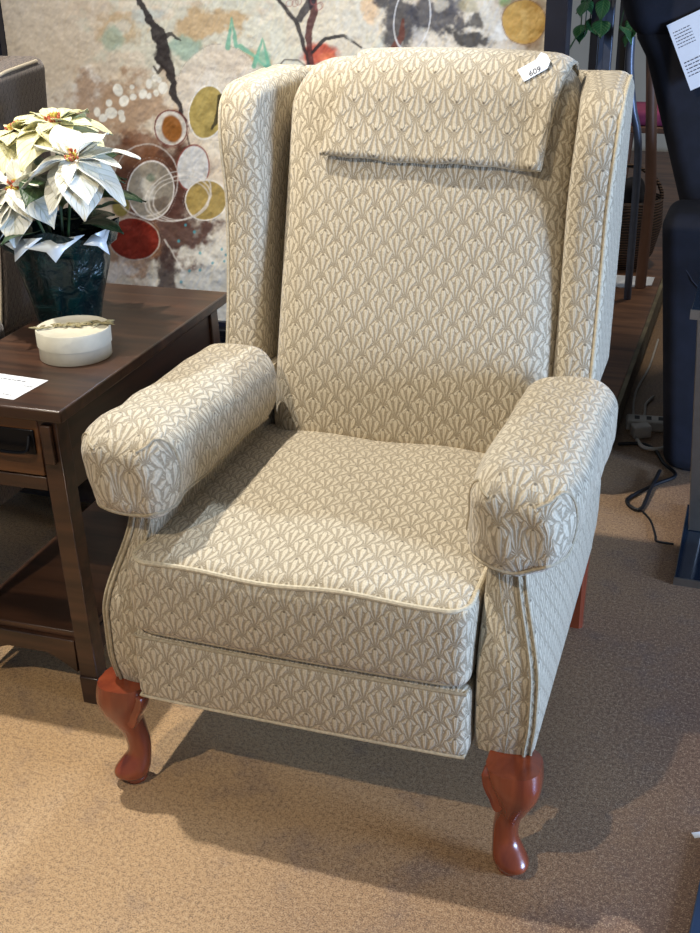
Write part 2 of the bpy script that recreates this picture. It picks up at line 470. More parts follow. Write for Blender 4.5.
    # --- head cover
    if flap:
        rows = []
        prof = []
        y0, y1, zt, r, dl = .568-BY, .568+BY, BZ+HZ, .055, .0085
        z = .945
        for k in range(12): prof.append((y0-dl, z+(zt-r-z)*k/12))
        for k in range(13):
            a = math.radians(180-90*k/12); prof.append((y0+r+(r+dl)*math.cos(a), zt-r+(r+dl)*math.sin(a)))
        for k in range(1, 9):
            a = math.radians(90-90*k/8); prof.append((y1-r+(r+dl)*math.cos(a), zt-r+(r+dl)*math.sin(a)))
        prof.append((y1+dl, zt-.09))
        n = 30; top = []; uvt = []
        arc = 0
        for i, (yy, zz) in enumerate(prof):
            if i: arc += math.hypot(yy-prof[i-1][0], zz-prof[i-1][1])
            f = min(1, arc/.17)
            xl, xr = -.181+.040*f, .213+.022*f
            for k in range(n+1):
                x = xl+(xr-xl)*k/n
                p = Vector((x, yy, zz))
                if i < 3: p.z += (.0022*math.sin(k*.4)+.001*math.sin(k*1.1)-.008*k/30)*(3-i)/3
                # lift away from the curved surface towards the bottom and the right edge
                lift = .004*sst(i, 9, 0)*(1+.6*math.sin(k*.42))+.014*sst(k, n-3, n)*sst(i, 24, 10)
                p = back(p); p.y -= lift
                top.append(p); uvt.append((x+.011, -arc*1.0))
        m = n+1; fs = []; uv = []
        for i in range(len(prof)-1):
            for k in range(n):
                q = (i*m+k, i*m+k+1, (i+1)*m+k+1, (i+1)*m+k); fs.append(q); uv.append([uvt[z_] for z_ in q])
        mb = MB(); mb.add(top, fs, uv); hc = mb.build('head_cover', fab, T)
        md = hc.modifiers.new('thick', 'SOLIDIFY'); md.thickness = .004; md.offset = 1
        edge = [top[k] for k in range(n+1)]
        side = [top[i*m+n] for i in range(0, 24)]; sidel = [top[i*m] for i in range(0, 24)]
        mb = MB(); mb.tube(catmull(list(reversed(sidel))+edge+side, 2), .0023, 6); mb.build('hem', HEM, hc)
        T_TOP.append((top[18*m+26], top[15*m+26], top[18*m+28]))
    # --- legs
    for s in (-1, 1):
        d = Vector((s*.70, -.70, 0)); e = Vector((s*.7, .7, 0))
        prof = [  # z, offset along diagonal, radius along diag, radius across
            (.205, .000, .041, .041), (.190, .004, .041, .040), (.172, .008, .039, .037), (.150, .008, .034, .030),
            (.125, .001, .027, .024), (.100, -.008, .0215, .0195), (.075, -.013, .0200, .0190), (.056, -.012, .0205, .0200),
            (.042, -.005, .026, .023), (.029, .002, .031, .026), (.019, .004, .0305, .025), (.012, .001, .025, .021),
            (.010, -.001, .019, .017), (.006, -.001, .0205, .018), (.0, -.001, .018, .016)]
        c0 = Vector(((.320 if s > 0 else -.326), .020 if s < 0 else .002, 0))
        P = catmull([Vector((z, o, 0)) for z, o, a, b in prof], 3); Q = catmull([Vector((a, b, 0)) for z, o, a, b in prof], 3)
        rings = []
        for p, q in zip(P, Q):
            R = []; sq = sst(p.x, .12, .19)
            for k in range(24):
                a = 2*math.pi*k/24; ca, sa = math.cos(a), math.sin(a)
                # toe ridge on the foot, squarish at the knee
                w = 1+.10*sq*(abs(math.sin(2*(a+math.pi/4)))-.3)
                rr = c0+d*(p.y+q.x*ca*w)+e*(q.y*sa*w); R.append((rr.x, rr.y, p.x))
            rings.append(R)
        mb = MB(); mb.loft(rings); lg = mb.build('leg', LEGW, T)
        # carved ears beside the knee
        for side in (0, 1):
            ax = Vector((-s, 0, 0)) if side == 0 else Vector((0, 1, 0))
            nrm = Vector((0, -1, 0)) if side == 0 else Vector((s, 0, 0))
            base = c0+nrm*.017+ax*.007
            out = [(.006, .192), (.034, .192), (.036, .176), (.031, .160), (.024, .146), (.019, .132), (.014, .124), (.006, .126), (0, .14), (-.004, .17)]
            oc = catmull([Vector((a, b, 0)) for a, b in out], 3, True)
            ctr = Vector((.014, .165, 0))
            rr = []
            for sc, dpt in ((1, -.016), (1, .004), (.90, .0085), (.66, .0065), (.45, .0075), (.1, .007)):
                R = []
                for o_ in oc:
                    v = ctr+(o_-ctr)*sc; w = base+ax*v.x+nrm*dpt; R.append((w.x, w.y, v.y))
                rr.append(R)
            mb = MB(); mb.loft(rr); mb.build('carved_ear', LEGW, lg)
    for s in (-1, 1):
        mb = MB()
        rings = []
        for z, oy, r in ((.215, 0, .021), (.15, .006, .020), (.08, .016, .018), (.02, .026, .016), (.0, .028, .0165)):
            rings.append([(s*.318+r*a, .690+oy+r*b, z) for a, b in ((-1, -.6), (-.6, -1), (.6, -1), (1, -.6), (1, .6), (.6, 1), (-.6, 1), (-1, .6))])
        mb.loft(rings); mb.build('leg', LEGW, T)
    return T

main = make_chair((.012, 0, 0), math.radians(1.0), FAB, PIPE, 'large cream wing armchair with fan-patterned fabric, arm covers and carved cherry legs', True)
second = make_chair((-1.215, .045, 0), math.radians(1.5), FAB2, PIPE2, 'taupe wing armchair cut off at the left edge behind the potted poinsettia', False)

# ------------------------------------------------------------------ end table
TR = math.radians(2.0)
T = empty('end_table', (-.474, .164, 0), TR, 'dark brown wooden end table with one drawer left of the cream armchair', 'table')
ZT, TW, TD = .596, .308, .715
mb = MB(); mb.box(-TW, 0, 0, TD, ZT-.022, ZT); mb.build('table_top', TBL, T, bev=.003)
def splay(cx, cy):
    sx = 1 if cx > -TW/2 else -1; sy = -1 if cy < TD/2 else 1
    def fn(p):
        k = (ZT-.022-p.z)/.574
        return Vector((p.x+sx*.020*k*(1 if p.z < .43 else 1), p.y+sy*.004*k, p.z))
    return fn
LX = (-TW+.022, -.022-.036); LY = (.018, TD-.054)
for x in LX:
    for y in LY:
        f = splay(x, y)
        mb = MB()
        for z0, z1 in ((0, .30), (.30, ZT-.0225)): mb.box(x, x+.036, y, y+.036, z0, z1, f)
        lg = mb.build('leg', TBL, T, bev=.002)
        if y < .1:
            mb = MB(); mb.box(x+.008, x+.028, y-.010, y-.0002, .492, .563, f); mb.build('corbel', TBL, lg, bev=.002)
            mb = MB(); mb.box(x+.0, x+.038, y-.004, y+.036, .0, .058, f); mb.build('foot_block', TBL, lg, bev=.002)
mb = MB(); mb.box(-.034, -.026, LY[0]+.037, LY[1]-.001, .425, ZT-.0225); mb.build('side_panel', TBLY, T, bev=.001)
mb = MB(); mb.box(-TW+.026, -TW+.034, LY[0]+.037, LY[1]-.001, .425, ZT-.0225); mb.build('side_panel', TBLY, T, bev=.001)
mb = MB(); mb.box(LX[0]+.037, LX[1]-.001, LY[1]+.01, LY[1]+.02, .425, ZT-.0225); mb.build('back_panel', TBLY, T, bev=.001)
mb = MB(); mb.box(LX[0]+.037, LX[1]-.001, .024, .046, .432, .458); mb.build('drawer_rail', TBL, T, bev=.002)
mb = MB(); mb.box(LX[0]+.038, LX[1]-.002, .022, .040, .461, ZT-.025)
DR = mb.build('drawer', DRW, T, bev=.003)
DC = (LX[0]+LX[1]+.036)/2+.038
mb = MB(); mb.box(DC-.047, DC+.047, .018, .0218, .502, .548); hd = mb.build('handle', IRON, DR, bev=.0015)
mb = MB(); mb.tube(catmull([(DC-.038, .018, .536), (DC-.040, .008, .520), (DC-.034, .004, .512), (DC, .003, .510), (DC+.034, .004, .512), (DC+.040, .008, .520), (DC+.038, .018, .536)], 5), .0032, 8); mb.build('handle_bail', IRON, hd)
mb = MB(); mb.box(-TW+.03, -.03, .030, TD-.03, .128, .142); mb.build('lower_shelf', TBL, T, bev=.002)
def archrail(x0, x1, y, zt, zb, rise, axis):
    mb = MB(); n = 20; v = []
    for yy in (y, y+.018):
        for i in range(n+1):
            u = x0+(x1-x0)*i/n; k = i/n; zz = zb+rise*min(1, math.sin(math.pi*k)*1.25)
            v += [(u, yy, zz), (u, yy, zt)] if axis == 'x' else [(yy, u, zz), (yy, u, zt)]
    o = 2*(n+1); F = []
    for i in range(n):
        a = 2*i
        F += [(a, a+2, a+3, a+1), (o+a, o+a+1, o+a+3, o+a+2), (a, o+a, o+a+2, a+2), (a+1, a+3, o+a+3, o+a+1)]
    F += [(0, 1, o+1, o), (2*n, o+2*n, o+2*n+1, 2*n+1)]
    mb.add(v, F); return mb
archrail(LX[0]+.030, LX[1]+.010, .0205, .1275, .058, .034, 'x').build('shelf_rail', TBL, T, bev=.0015)
archrail(LY[0]+.037, LY[1]-.001, -.044, .1275, .072, .030, 'y').build('shelf_rail', TBLY, T, bev=.0015)

def on_table(x, y):       # world x, y stay as they are
    return (x, y, ZT)
# ------------------------------------------------------------------ round box
BXT = empty('round_box', on_table(-.598, .418), math.radians(8), 'round cream lidded box with a pale twig on its lid, on the end table', 'box')
CRM = plain('cream_box_card', (212, 206, 186), .6, 0, .05, 40)
n = 48
def ring(r, z, c=(0, 0), n=48): return [(c[0]+r*math.cos(2*math.pi*k/n), c[1]+r*math.sin(2*math.pi*k/n), z) for k in range(n)]
mb = MB(); mb.loft([ring(.0645, .0), ring(.066, .0015), ring(.066, .042)]); mb.build('box_base', CRM, BXT, ang=50)
mb = MB(); mb.loft([ring(.0662, .026), ring(.0680, .0262), ring(.0682, .055), ring(.0672, .0565), ring(.0655, .0565), ring(.0640, .0548), ring(.02, .0548)], caps=(False, True)); lid = mb.build('lid', CRM, BXT, ang=50)
mb = MB()
tw = catmull([(-.055, -.028, .0570), (-.02, -.006, .058), (.012, .004, .058), (.05, .022, .058)], 6); mb.tube(tw, .0012, 6)
rr = random.Random(3)
for i in range(34):
    p = tw[rr.randrange(len(tw))]; a = rr.uniform(-.9, .9)+(.5 if rr.random() < .5 else math.pi+.5); L = rr.uniform(.012, .030)
    q = p+Vector((math.cos(a)*L, math.sin(a)*L, rr.uniform(-.0002, .003)))
    mb.tube([p, (p+q)/2+Vector((0, 0, .001)), q], [.0008, .0026, .0006], 5)
mb.build('twig', plain('dried_twig', (150, 140, 104), .8, 0, .2, 80), lid)

# ------------------------------------------------------------------ price sheet on the table
def sheet(name, loc, rot, w, h, label, lines, cat='paper sheet', curl=.0, parent=None):
    """a sheet lying in its own xy plane, with rows of small printed words"""
    me = MB(); nx, ny = 12, 8; v = []; F = []
    for j in range(ny+1):
        for i in range(nx+1):
            x = w*i/nx; y = h*j/ny; v.append((x, y, .0006+curl*((i/nx)**3)))
    for j in range(ny):
        for i in range(nx):
            a = j*(nx+1)+i; F.append((a, a+1, a+nx+2, a+nx+1))
    me.add(v, F)
    npap = len(me.f); mb = me; r = random.Random(len(lines)*7+1)
    for (x0, x1, y, hh) in lines:
        x = x0*w
        while x < x1*w:
            L = r.uniform(.9, 2.6)*hh; L = min(L, x1*w-x+.0001)
            z = .0009+curl*((x/w)**3)
            mb.add([(x, y*h-hh*.3, z), (x+L, y*h-hh*.3, z), (x+L, y*h+hh*.3, z), (x, y*h+hh*.3, z)], [(0, 1, 2, 3)]); x += L+hh*.55
    me.mi = [0]*npap+[1]*(len(me.f)-npap)
    o = me.build(name, [PAPER, INK], None, smooth=False)
    md = o.modifiers.new('t', 'SOLIDIFY'); md.thickness = .0004; md.offset = -1
    o.location = loc; o.rotation_euler = rot; tag(o, label, cat)
    return o
sheet('price_sheet', (-.750, .196, ZT+.0003), (0, 0, math.radians(-3)), .172, .098, 'white printed sheet lying at the front edge of the end table',
      [(.08, .80, .80, .0042), (.08, .62, .42, .0036), (.86, .97, .62, .003), (.80, .90, .16, .003), (.70, .74, .2, .004)], 'paper sheet')

# ------------------------------------------------------------------ poinsettia
PT = empty('potted_poinsettia', on_table(-.706, .575), 0, 'white poinsettia in a pot wrapped in dark green foil on the end table', 'plant')
FOIL, nt, b = newmat('dark_green_foil')
nz = tex(nt, 'ShaderNodeTexNoise', 26, Detail=5, Distortion=1.2)
nt.links.new(mixc(nt, NX(nt, nz.outputs[0]).ss(.35, .7), s2l((4, 28, 32)), s2l((9, 46, 46))), b.inputs['Base Color'])
b.inputs['Roughness'].default_value = .22; b.inputs['Metallic'].default_value = .25; bump(nt, b, nz.outputs[0], .8, .01)
FOILW = plain('white_foil_lining', (226, 234, 238), .35, .1, .05, 40)
rings = []; nn = 60
def foilr(z, k):
    a = 2*math.pi*k/nn; base = .060+.047*(z/.20)**1.15+(.010 if z > .165 else 0)*math.sin(5*a)
    return base*(1+.035*math.sin(9*a+z*12)*sst(z, 0, .1)+.02*math.sin(17*a-z*30)*sst(z, .02, .12))
for z in (0, .002, .02, .05, .08, .11, .135, .15, .158, .17, .185, .20):
    R = []
    for k in range(nn):
        r = foilr(z, k)*(.93 if z == 0 else 1); r -= .006*math.exp(-((z-.152)/.01)**2)
        R.append((r*math.cos(2*math.pi*k/nn), r*math.sin(2*math.pi*k/nn), z+(.012*sst(z, .17, .2)*math.sin(2*math.pi*k/nn*4))))
    rings.append(R)
mb = MB(); mb.loft(rings, caps=(True, False)); mb.build('foil_wrap', FOIL, PT, ang=60)
mb = MB(); mb.loft([ring(.05, .01, n=32), ring(.075, .14, n=32), ring(.07, .141, n=32), ring(.01, .142, n=32)]); mb.build('pot', BLKW, PT)
# turned-out white corners of the foil
for a0, sz in ((-62, .055), (-95, .045), (-140, .05), (-18, .035)):
    a = math.radians(a0); d = Vector((math.cos(a), math.sin(a), 0)); e = Vector((-d.y, d.x, 0))
    c = d*.108+Vector((0, 0, .185))
    pts = [c-e*sz, c-e*sz*.3+d*.012+Vector((0, 0, -.006)), c+d*.030+Vector((0, 0, -.022)), c+e*sz*.3+d*.012+Vector((0, 0, -.004)), c+e*sz+Vector((0, 0, .02)), c+e*sz*.3-d*.004+Vector((0, 0, .014)), c-e*sz*.3-d*.004+Vector((0, 0, .012))]
    mb = MB(); mb.add(pts, [tuple(range(7))]); o = mb.build('foil_corner', FOILW, PT); md = o.modifiers.new('t', 'SOLIDIFY'); md.thickness = .001

def leafmat(name, c1, c2, rough, trans=.15):
    m, nt, b = newmat(name)
    tc = nt.nodes.new('ShaderNodeTexCoord'); sp = nt.nodes.new('ShaderNodeSeparateXYZ'); nt.links.new(tc.outputs['UV'], sp.inputs[0])
    u = NX(nt, sp.outputs[0]); v = (NX(nt, sp.outputs[1])-.5)._m('ABSOLUTE')
    ph = (u*7-v*5)._m('FRACT'); vein = ((ph-.5)._m('ABSOLUTE')*-2+1).ss(0, .25)
    mid = v.ss(0, .05)
    f = vein*mid
    nt.links.new(mixc(nt, f*.8+.2*1, c2, c1), b.inputs['Base Color'])
    b.inputs['Roughness'].default_value = rough
    b.inputs['Subsurface Weight'].default_value = trans; b.inputs['Subsurface Radius'].default_value = (.004, .004, .003)
    bump(nt, b, f, .5, .0018)
    return m
BR = leafmat('white_bract', s2l((232, 231, 218)), s2l((204, 203, 176)), .55)
BRY = leafmat('cream_yellow_bract', s2l((224, 220, 176)), s2l((194, 192, 134)), .55)
GR = leafmat('dark_green_leaf', s2l((38, 62, 34)), s2l((74, 96, 58)), .45, 0)
def leaf(mb, base, d, L, Wd, droop, roll=0, seed=0, fold=.25):
    """pointed oval leaf growing from base along d"""
    d = Vector(d).normalized(); side = d.cross(Vector((0, 0, 1)))
    side = side.normalized() if side.length > .05 else Vector((1, 0, 0))
    upv = side.cross(d).normalized(); side = (side*math.cos(roll)+upv*math.sin(roll)).normalized(); upv = side.cross(d).normalized()
    nu, nv = 10, 6; V = []; UV = []; r = random.Random(seed); ph = r.uniform(0, 6)
    p = Vector(base); dd = d.copy()
    for i in range(nu+1):
        t = i/nu
        if i: p = p+dd*(L/nu)
        dd = (dd+Vector((0, 0, -1))*droop/nu).normalized()
        w = Wd*(math.sin(math.pi*min(1, t**.72))**.75)*(1-t**6)
        w = max(w, .0008)
        nrm = side.cross(dd).normalized()
        for j in range(nv+1):
            s_ = (j/nv-.5)*2
            V.append(p+side*(s_*w/2)+nrm*(fold*abs(s_)*w/2+.035*Wd*math.sin(t*9+ph+s_*2.0)))
            UV.append((t, j/nv))
    F = []; uv = []
    for i in range(nu):
        for j in range(nv):
            a = i*(nv+1)+j; q = (a, a+1, a+nv+2, a+nv+1); F.append(q); uv.append([UV[k] for k in q])
    mb.add(V, F, uv)
CEN_R = plain('flower_bud_red', (176, 92, 66), .5, 0, .3, 300); CEN_Y = plain('flower_bud_yellow', (206, 190, 90), .5)
def bloom(c, nrm, n1, L, mat, seed, tilt=.25, yell=None):
    nrm = Vector(nrm).normalized(); a = nrm.orthogonal().normalized(); bb = nrm.cross(a); r = random.Random(seed)
    mb = MB()
    for ringi, (cnt, LL, WW, el, off) in enumerate(((n1, L, L*.78, -.10, 0), (n1-1, L*.76, L*.60, .18, .4), (5, L*.5, L*.34, .5, .2))):
        for k in range(cnt):
            an = 2*math.pi*(k+off)/cnt+r.uniform(-.15, .15); e = el+r.uniform(-.1, .1)
            d = (a*math.cos(an)+bb*math.sin(an))*math.cos(e)+nrm*math.sin(e)
            leaf(mb, Vector(c)+d*.006+nrm*.002*ringi, d, LL*r.uniform(.88, 1.1), WW*r.uniform(.9, 1.1), .55+r.uniform(0, .35), r.uniform(-.2, .2), r.random(), .18)
    o = mb.build('flower_head', mat, PT, weld=False)
    md = o.modifiers.new('t', 'SOLIDIFY'); md.thickness = .0006
    md = o.modifiers.new('s', 'SUBSURF'); md.levels = md.render_levels = 1
    mb = MB(); mb.cur = 0
    for k in range(22):
        rr_ = .013*math.sqrt(r.random()); an = r.uniform(0, 6.28)
        p = Vector(c)+(a*math.cos(an)+bb*math.sin(an))*rr_+nrm*.008
        mb.cur = 1 if k % 3 == 0 else 0
        q = p+nrm*.010+(a*math.cos(an)+bb*math.sin(an))*.002
        mb.tube([p-nrm*.008, p, q, q+nrm*.002], [.001, .0014, .0026, .001], 6)
    # face material indices follow mb.mi: rebuild list per face
    mb.mi = []
    for k in range(22): mb.mi += [1 if k % 3 == 0 else 0]*(6*3+2)
    mb.build('flower_center', [CEN_R, CEN_Y], o, weld=False)
    # stem down to the pot
    mb = MB(); c = Vector(c); mb.tube(catmull([Vector((c.x*.15, c.y*.15, .13)), Vector((c.x*.6, c.y*.6, .13+(c.z-.13)*.6)), c], 5), .003, 6)
    mb.build('stem', GR, PT)
def P(wx, wy, wz): return Vector((wx+.706, wy-.575, wz-ZT))
bloom(P(-.600, .49, .940), (.22, -.66, .72), 7, .112, BR, 1)
bloom(P(-.735, .50, .880), (-.15, -.75, .65), 7, .105, BR, 2)
bloom(P(-.690, .58, .985), (-.05, -.30, .95), 7, .110, BRY, 3)
bloom(P(-.790, .60, .965), (-.4, -.2, .9), 6, .10, BRY, 5)
r = random.Random(11); mb = MB()
for k in range(26):
    an = 2*math.pi*k/26*1.62+r.uniform(-.2, .2); el = r.uniform(-.15, .75); z = r.uniform(.17, .30)
    d = (math.cos(an)*math.cos(el), math.sin(an)*math.cos(el), math.sin(el)*.6)
    b0 = Vector((math.cos(an)*.02, math.sin(an)*.02, z)); rad = .045
    leaf(mb, b0+Vector(d)*rad, d, r.uniform(.08, .115), r.uniform(.05, .065), .6, r.uniform(-.3, .3), k, .15)
o = mb.build('foliage', GR, PT, weld=False); md = o.modifiers.new('t', 'SOLIDIFY'); md.thickness = .0006
# care tag pushed in at the left
mb = MB(); mb.box(-.105, -.072, -.128, -.1275, .175, .262, lambda p: Vector((p.x-(p.z-.17)*-.25, p.y, p.z)))
mb.build('care_tag', PAPER, PT, smooth=False)

# ------------------------------------------------------------------ painting behind
import numpy as np
FRM = plain('black_frame_paint', (22, 24, 36), .35, 0, .1)
PY0 = 1.25; X0, X1, Z0, Z1 = -1.243, .098, .398, 1.42
PNT = empty('framed_painting', ((X0+X1)/2, PY0, Z0-.012), 0, 'large abstract painting of ovals and dark branches in a thin black frame behind the armchair', 'painting')
NXg, NZg = 640, 460
gx = np.linspace(X0, X1, NXg); gz = np.linspace(Z0, Z1, NZg)
GX, GZ = np.meshgrid(gx, gz)
# design drawn in the units of a 700 x 933 sketch
D = np.stack([GX-CP.x, np.full_like(GX, PY0-CP.y), GZ-CP.z], -1)
zc = D@np.array(fw); PX = 350+FPX*(D@np.array(r2))/zc; PYY = 466.5-FPX*(D@np.array(u2))/zc
rng = np.random.default_rng(5)
def vnoise(sx, sy=None, seed=0, ang=0):
    sy = sy or sx; g = np.random.default_rng(seed).random((220, 220))
    c, s_ = math.cos(ang), math.sin(ang)
    x = ((PX*c+PYY*s_)/sx+37) % 218; y = ((-PX*s_+PYY*c)/sy+61) % 218
    i = x.astype(int); j = y.astype(int); fx = x-i; fy = y-j; fx = fx*fx*(3-2*fx); fy = fy*fy*(3-2*fy)
    return (g[j, i]*(1-fx)+g[j, i+1]*fx)*(1-fy)+(g[j+1, i]*(1-fx)+g[j+1, i+1]*fx)*fy
def fb(s0, seed, ang=0): return (vnoise(s0, None, seed, ang)*.5+vnoise(s0/2.1, None, seed+1, ang+.7)*.28+vnoise(s0/4.3, None, seed+2, ang)*.14+vnoise(s0/9, None, seed+3, ang)*.08)
IMG = np.zeros(GX.shape+(3,))
def lin(c): return np.array(s2l(c))
def sm(x, a, b_): t = np.clip((x-a)/(b_-a), 0, 1); return t*t*(3-2*t)
def paint(mask, c, amt=1.0):
    global IMG
    m = np.clip(mask*amt, 0, 1)[..., None]; IMG = IMG*(1-m)+lin(c)*m
def wob(k, seed, s0=14): return (fb(s0, seed)-.5)*2*k
def ell(cx, cy, rx, ry, rot=0, w=.06, seed=0, soft=1.2):
    a = math.radians(rot); x = PX-cx; y = PYY-cy
    u = (x*math.cos(a)+y*math.sin(a))/rx; v = (-x*math.sin(a)+y*math.cos(a))/ry
    d = np.sqrt(u*u+v*v)+wob(w, seed+50)
    return d, min(rx, ry)
def fill(e, c, amt=1, soft=1.1): d, r = e; paint(sm((1-d)*r, -soft, soft), c, amt)
def line(e, c, wd=1.0, amt=.9, k=1.0): d, r = e; paint(sm(wd-np.abs((k-d)*r), 0, .8), c, amt)
def blob(cx, cy, rx, ry, c, amt=.8, seed=1, rough=.8, rot=0):
    d, r = ell(cx, cy, rx, ry, rot, rough, seed); paint(sm(1.1-d, 0, .5), c, amt)
def stroke(pts, ws, c, amt=.95, rough=2.0, seed=9):
    best = np.full(PX.shape, 1e9)
    wx = wob(rough, seed, 12); wy = wob(rough, seed+4, 12)
    for (p, q, w0, w1) in zip(pts[:-1], pts[1:], ws[:-1], ws[1:]):
        ax, ay = p; bx, by = q; L2 = (bx-ax)**2+(by-ay)**2
        t = np.clip(((PX+wx-ax)*(bx-ax)+(PYY+wy-ay)*(by-ay))/L2, 0, 1)
        d = np.hypot(PX+wx-ax-t*(bx-ax), PYY+wy-ay-t*(by-ay))-(w0+(w1-w0)*t)
        best = np.minimum(best, d)
    paint(sm(-best, -.7, .5), c, amt)
paint(np.ones_like(PX), (220, 210, 192))
paint(sm(fb(60, 1), .42, .62), (222, 214, 198), .8)
paint(sm(fb(45, 11), .5, .68), (202, 180, 154), .5)
paint(sm(120-PX+PYY*.1, -40, 60), (204, 186, 164), .6)
blob(250, 45, 140, 60, (206, 206, 190), .8, 21)
blob(330, 25, 60, 40, (214, 204, 184), .7, 22)
blob(210, 25, 45, 18, (186, 152, 104), .75, 23); blob(232, 58, 34, 14, (190, 160, 116), .7, 24); blob(120, 30, 26, 16, (190, 158, 112), .6, 25)
blob(118, 28, 14, 9, (214, 208, 192), .8, 26); blob(150, 15, 16, 10, (182, 196, 196), .6, 27)
blob(205, 280, 55, 60, (206, 202, 190), .9, 28, .5); blob(236, 300, 30, 30, (196, 190, 176), .7, 29)
blob(60, 110, 40, 35, (214, 206, 194), .6, 30); blob(90, 92, 16, 26, (232, 228, 222), .75, 31)
blob(118, 108, 62, 40, (164, 132, 104), .8, 32)
blob(155, 180, 58, 56, (90, 58, 44), 1, 33, .5); blob(125, 150, 40, 22, (126, 84, 58), .8, 34); blob(172, 222, 44, 42, (84, 54, 46), .95, 35); blob(135, 250, 30, 26, (150, 104, 70), .7, 36)
blob(166, 270, 15, 30, (62, 46, 44), .9, 37); blob(120, 268, 24, 14, (216, 206, 196), .8, 38)
fill(ell(218, 92, 42, 48, 10, .03, 60), (214, 204, 190), .8); line(ell(218, 92, 42, 48, 10, .03, 60), (96, 84, 78), .5, .7)
blob(205, 100, 16, 24, (226, 220, 210), .7, 39)
for i in range(36):          # cell-like little rings inside the pale circle
    x, y = rng.uniform(205, 270), rng.uniform(42, 92); rr_ = rng.uniform(3.2, 6.5)
    e = ell(x, y, rr_, rr_*rng.uniform(.8, 1.2), rng.uniform(0, 90), .08, 70+i); line(e, (176, 160, 146), .45, .7)
blob(188, 48, 18, 13, (150, 178, 162), .8, 40, .6); blob(112, 38, 13, 13, (156, 178, 160), .7, 41, .6)
for pts in (((254, 66), (262, 38), (270, 70)), ((228, 48), (231, 18), (236, 46)), ((240, 46), (262, 62), (268, 68))):
    stroke(pts, [2.5, .6, 2], (110, 176, 150), .85, 1.5, 77)
blob(262, 60, 9, 9, (112, 180, 154), .7, 42, .6)
for x, y, a_, b_ in ((118, 90, 6, 8), (109, 103, 4, 4.5), (124, 101, 6, 7), (132, 87, 3, 3), (121, 113, 4, 4), (111, 113, 7.5, 7), (122, 118, 4, 5.5), (133, 97, 4.5, 4), (155, 70, 3.5, 4), (155, 78, 4, 5), (149, 84, 4, 6), (163, 88, 6, 7.5), (156, 93, 3.5, 4.5), (158, 66, 2.5, 3), (149, 96, 3, 4), (103, 118, 5, 5), (143, 94, 5, 6), (159, 80, 3, 4), (97, 112, 4, 6)):
    e = ell(x, y, a_*.82, b_*.82, rng.uniform(-20, 20), .02, int(x)); fill(e, (232, 230, 220), 1, .7); line(e, (140, 122, 104), .3, .6)
# big dark trunk of the left tree
stroke(((134, -20), (141, 8), (152, 24), (160, 38), (163, 58), (172, 80), (178, 104), (186, 130)), [2.5, 3, 3.6, 7, 6.5, 4.5, 2.6, 1.4], (44, 38, 40), .97, 5, 80)
stroke(((160, 40), (172, 34), (182, 40)), [4, 2, 1], (48, 42, 42), .9, 3, 81); stroke(((166, 62), (158, 72), (154, 66)), [3, 1.5, .6], (60, 50, 46), .9, 2, 82)
blob(164, 52, 9, 16, (50, 44, 44), .8, 83, .9)
stroke(((186, 130), (192, 150), (205, 175)), [1, .8, .7], (66, 46, 40), .8, 1.5, 84)
for (cx, cy, rx, ry, rot, col, ring_c) in ((171, 128, 16, 18, -12, (218, 212, 202), (110, 42, 34)), (207, 112, 18, 27, 10, (172, 152, 84), (232, 230, 224)), (193, 168, 16, 23, 6, (204, 204, 202), (128, 52, 44)), (206, 200, 21, 20, -30, (166, 142, 80), (226, 222, 214)), (151, 190, 23, 29, 4, (150, 142, 128), (226, 222, 218)), (134, 239, 26, 21, 8, (126, 34, 20), (186, 170, 156)), (121, 206, 9, 11, 0, (128, 116, 60), (150, 130, 110))):
    e = ell(cx, cy, rx, ry, rot, .035, int(cx)); fill(e, col, .97, .8)
    d, r_ = e
    inside = sm((1-d)*r_, 0, 2)
    dark = tuple(int(v*.78) for v in col)
    paint(inside*sm(fb(15, int(cy)), .5, .66), dark, .6)
    line(e, ring_c, 1.0, .9); line((d+.0, r_), ring_c, .35, .6, 1.12)
fill(ell(172, 129, 10, 14, -10, .06, 90), (146, 92, 40)); line(ell(172, 129, 17, 19, 0, .03, 91), (112, 40, 32), .6)
stroke(((222, 98), (219, 112), (212, 130)), [3.5, 3.5, 1], (48, 44, 30), .9, 2.5, 92)
blob(148, 186, 12, 14, (208, 204, 192), .8, 93, .9); blob(150, 178, 8, 6, (96, 116, 96), .7, 94); blob(160, 205, 10, 8, (94, 78, 68), .7, 95)
for i in range(3):
    line(ell(178+i*1.5, 196+i*2, 34-i*3, 24-i*2, -20+i*7, .05, 100+i), (224, 218, 210), .9, .6)
line(ell(146, 180, 32, 36, 8, .03, 98), (216, 208, 200), 1.0, .6)
for i in range(16):
    blob(rng.uniform(175, 235), rng.uniform(225, 300), 1.6, 1.8, (72, 150, 160), .8, 110+i, .2)
stroke(((165, 240), (178, 262), (190, 285)), [.8, .6, .5], (206, 200, 190), .7, 2, 112)
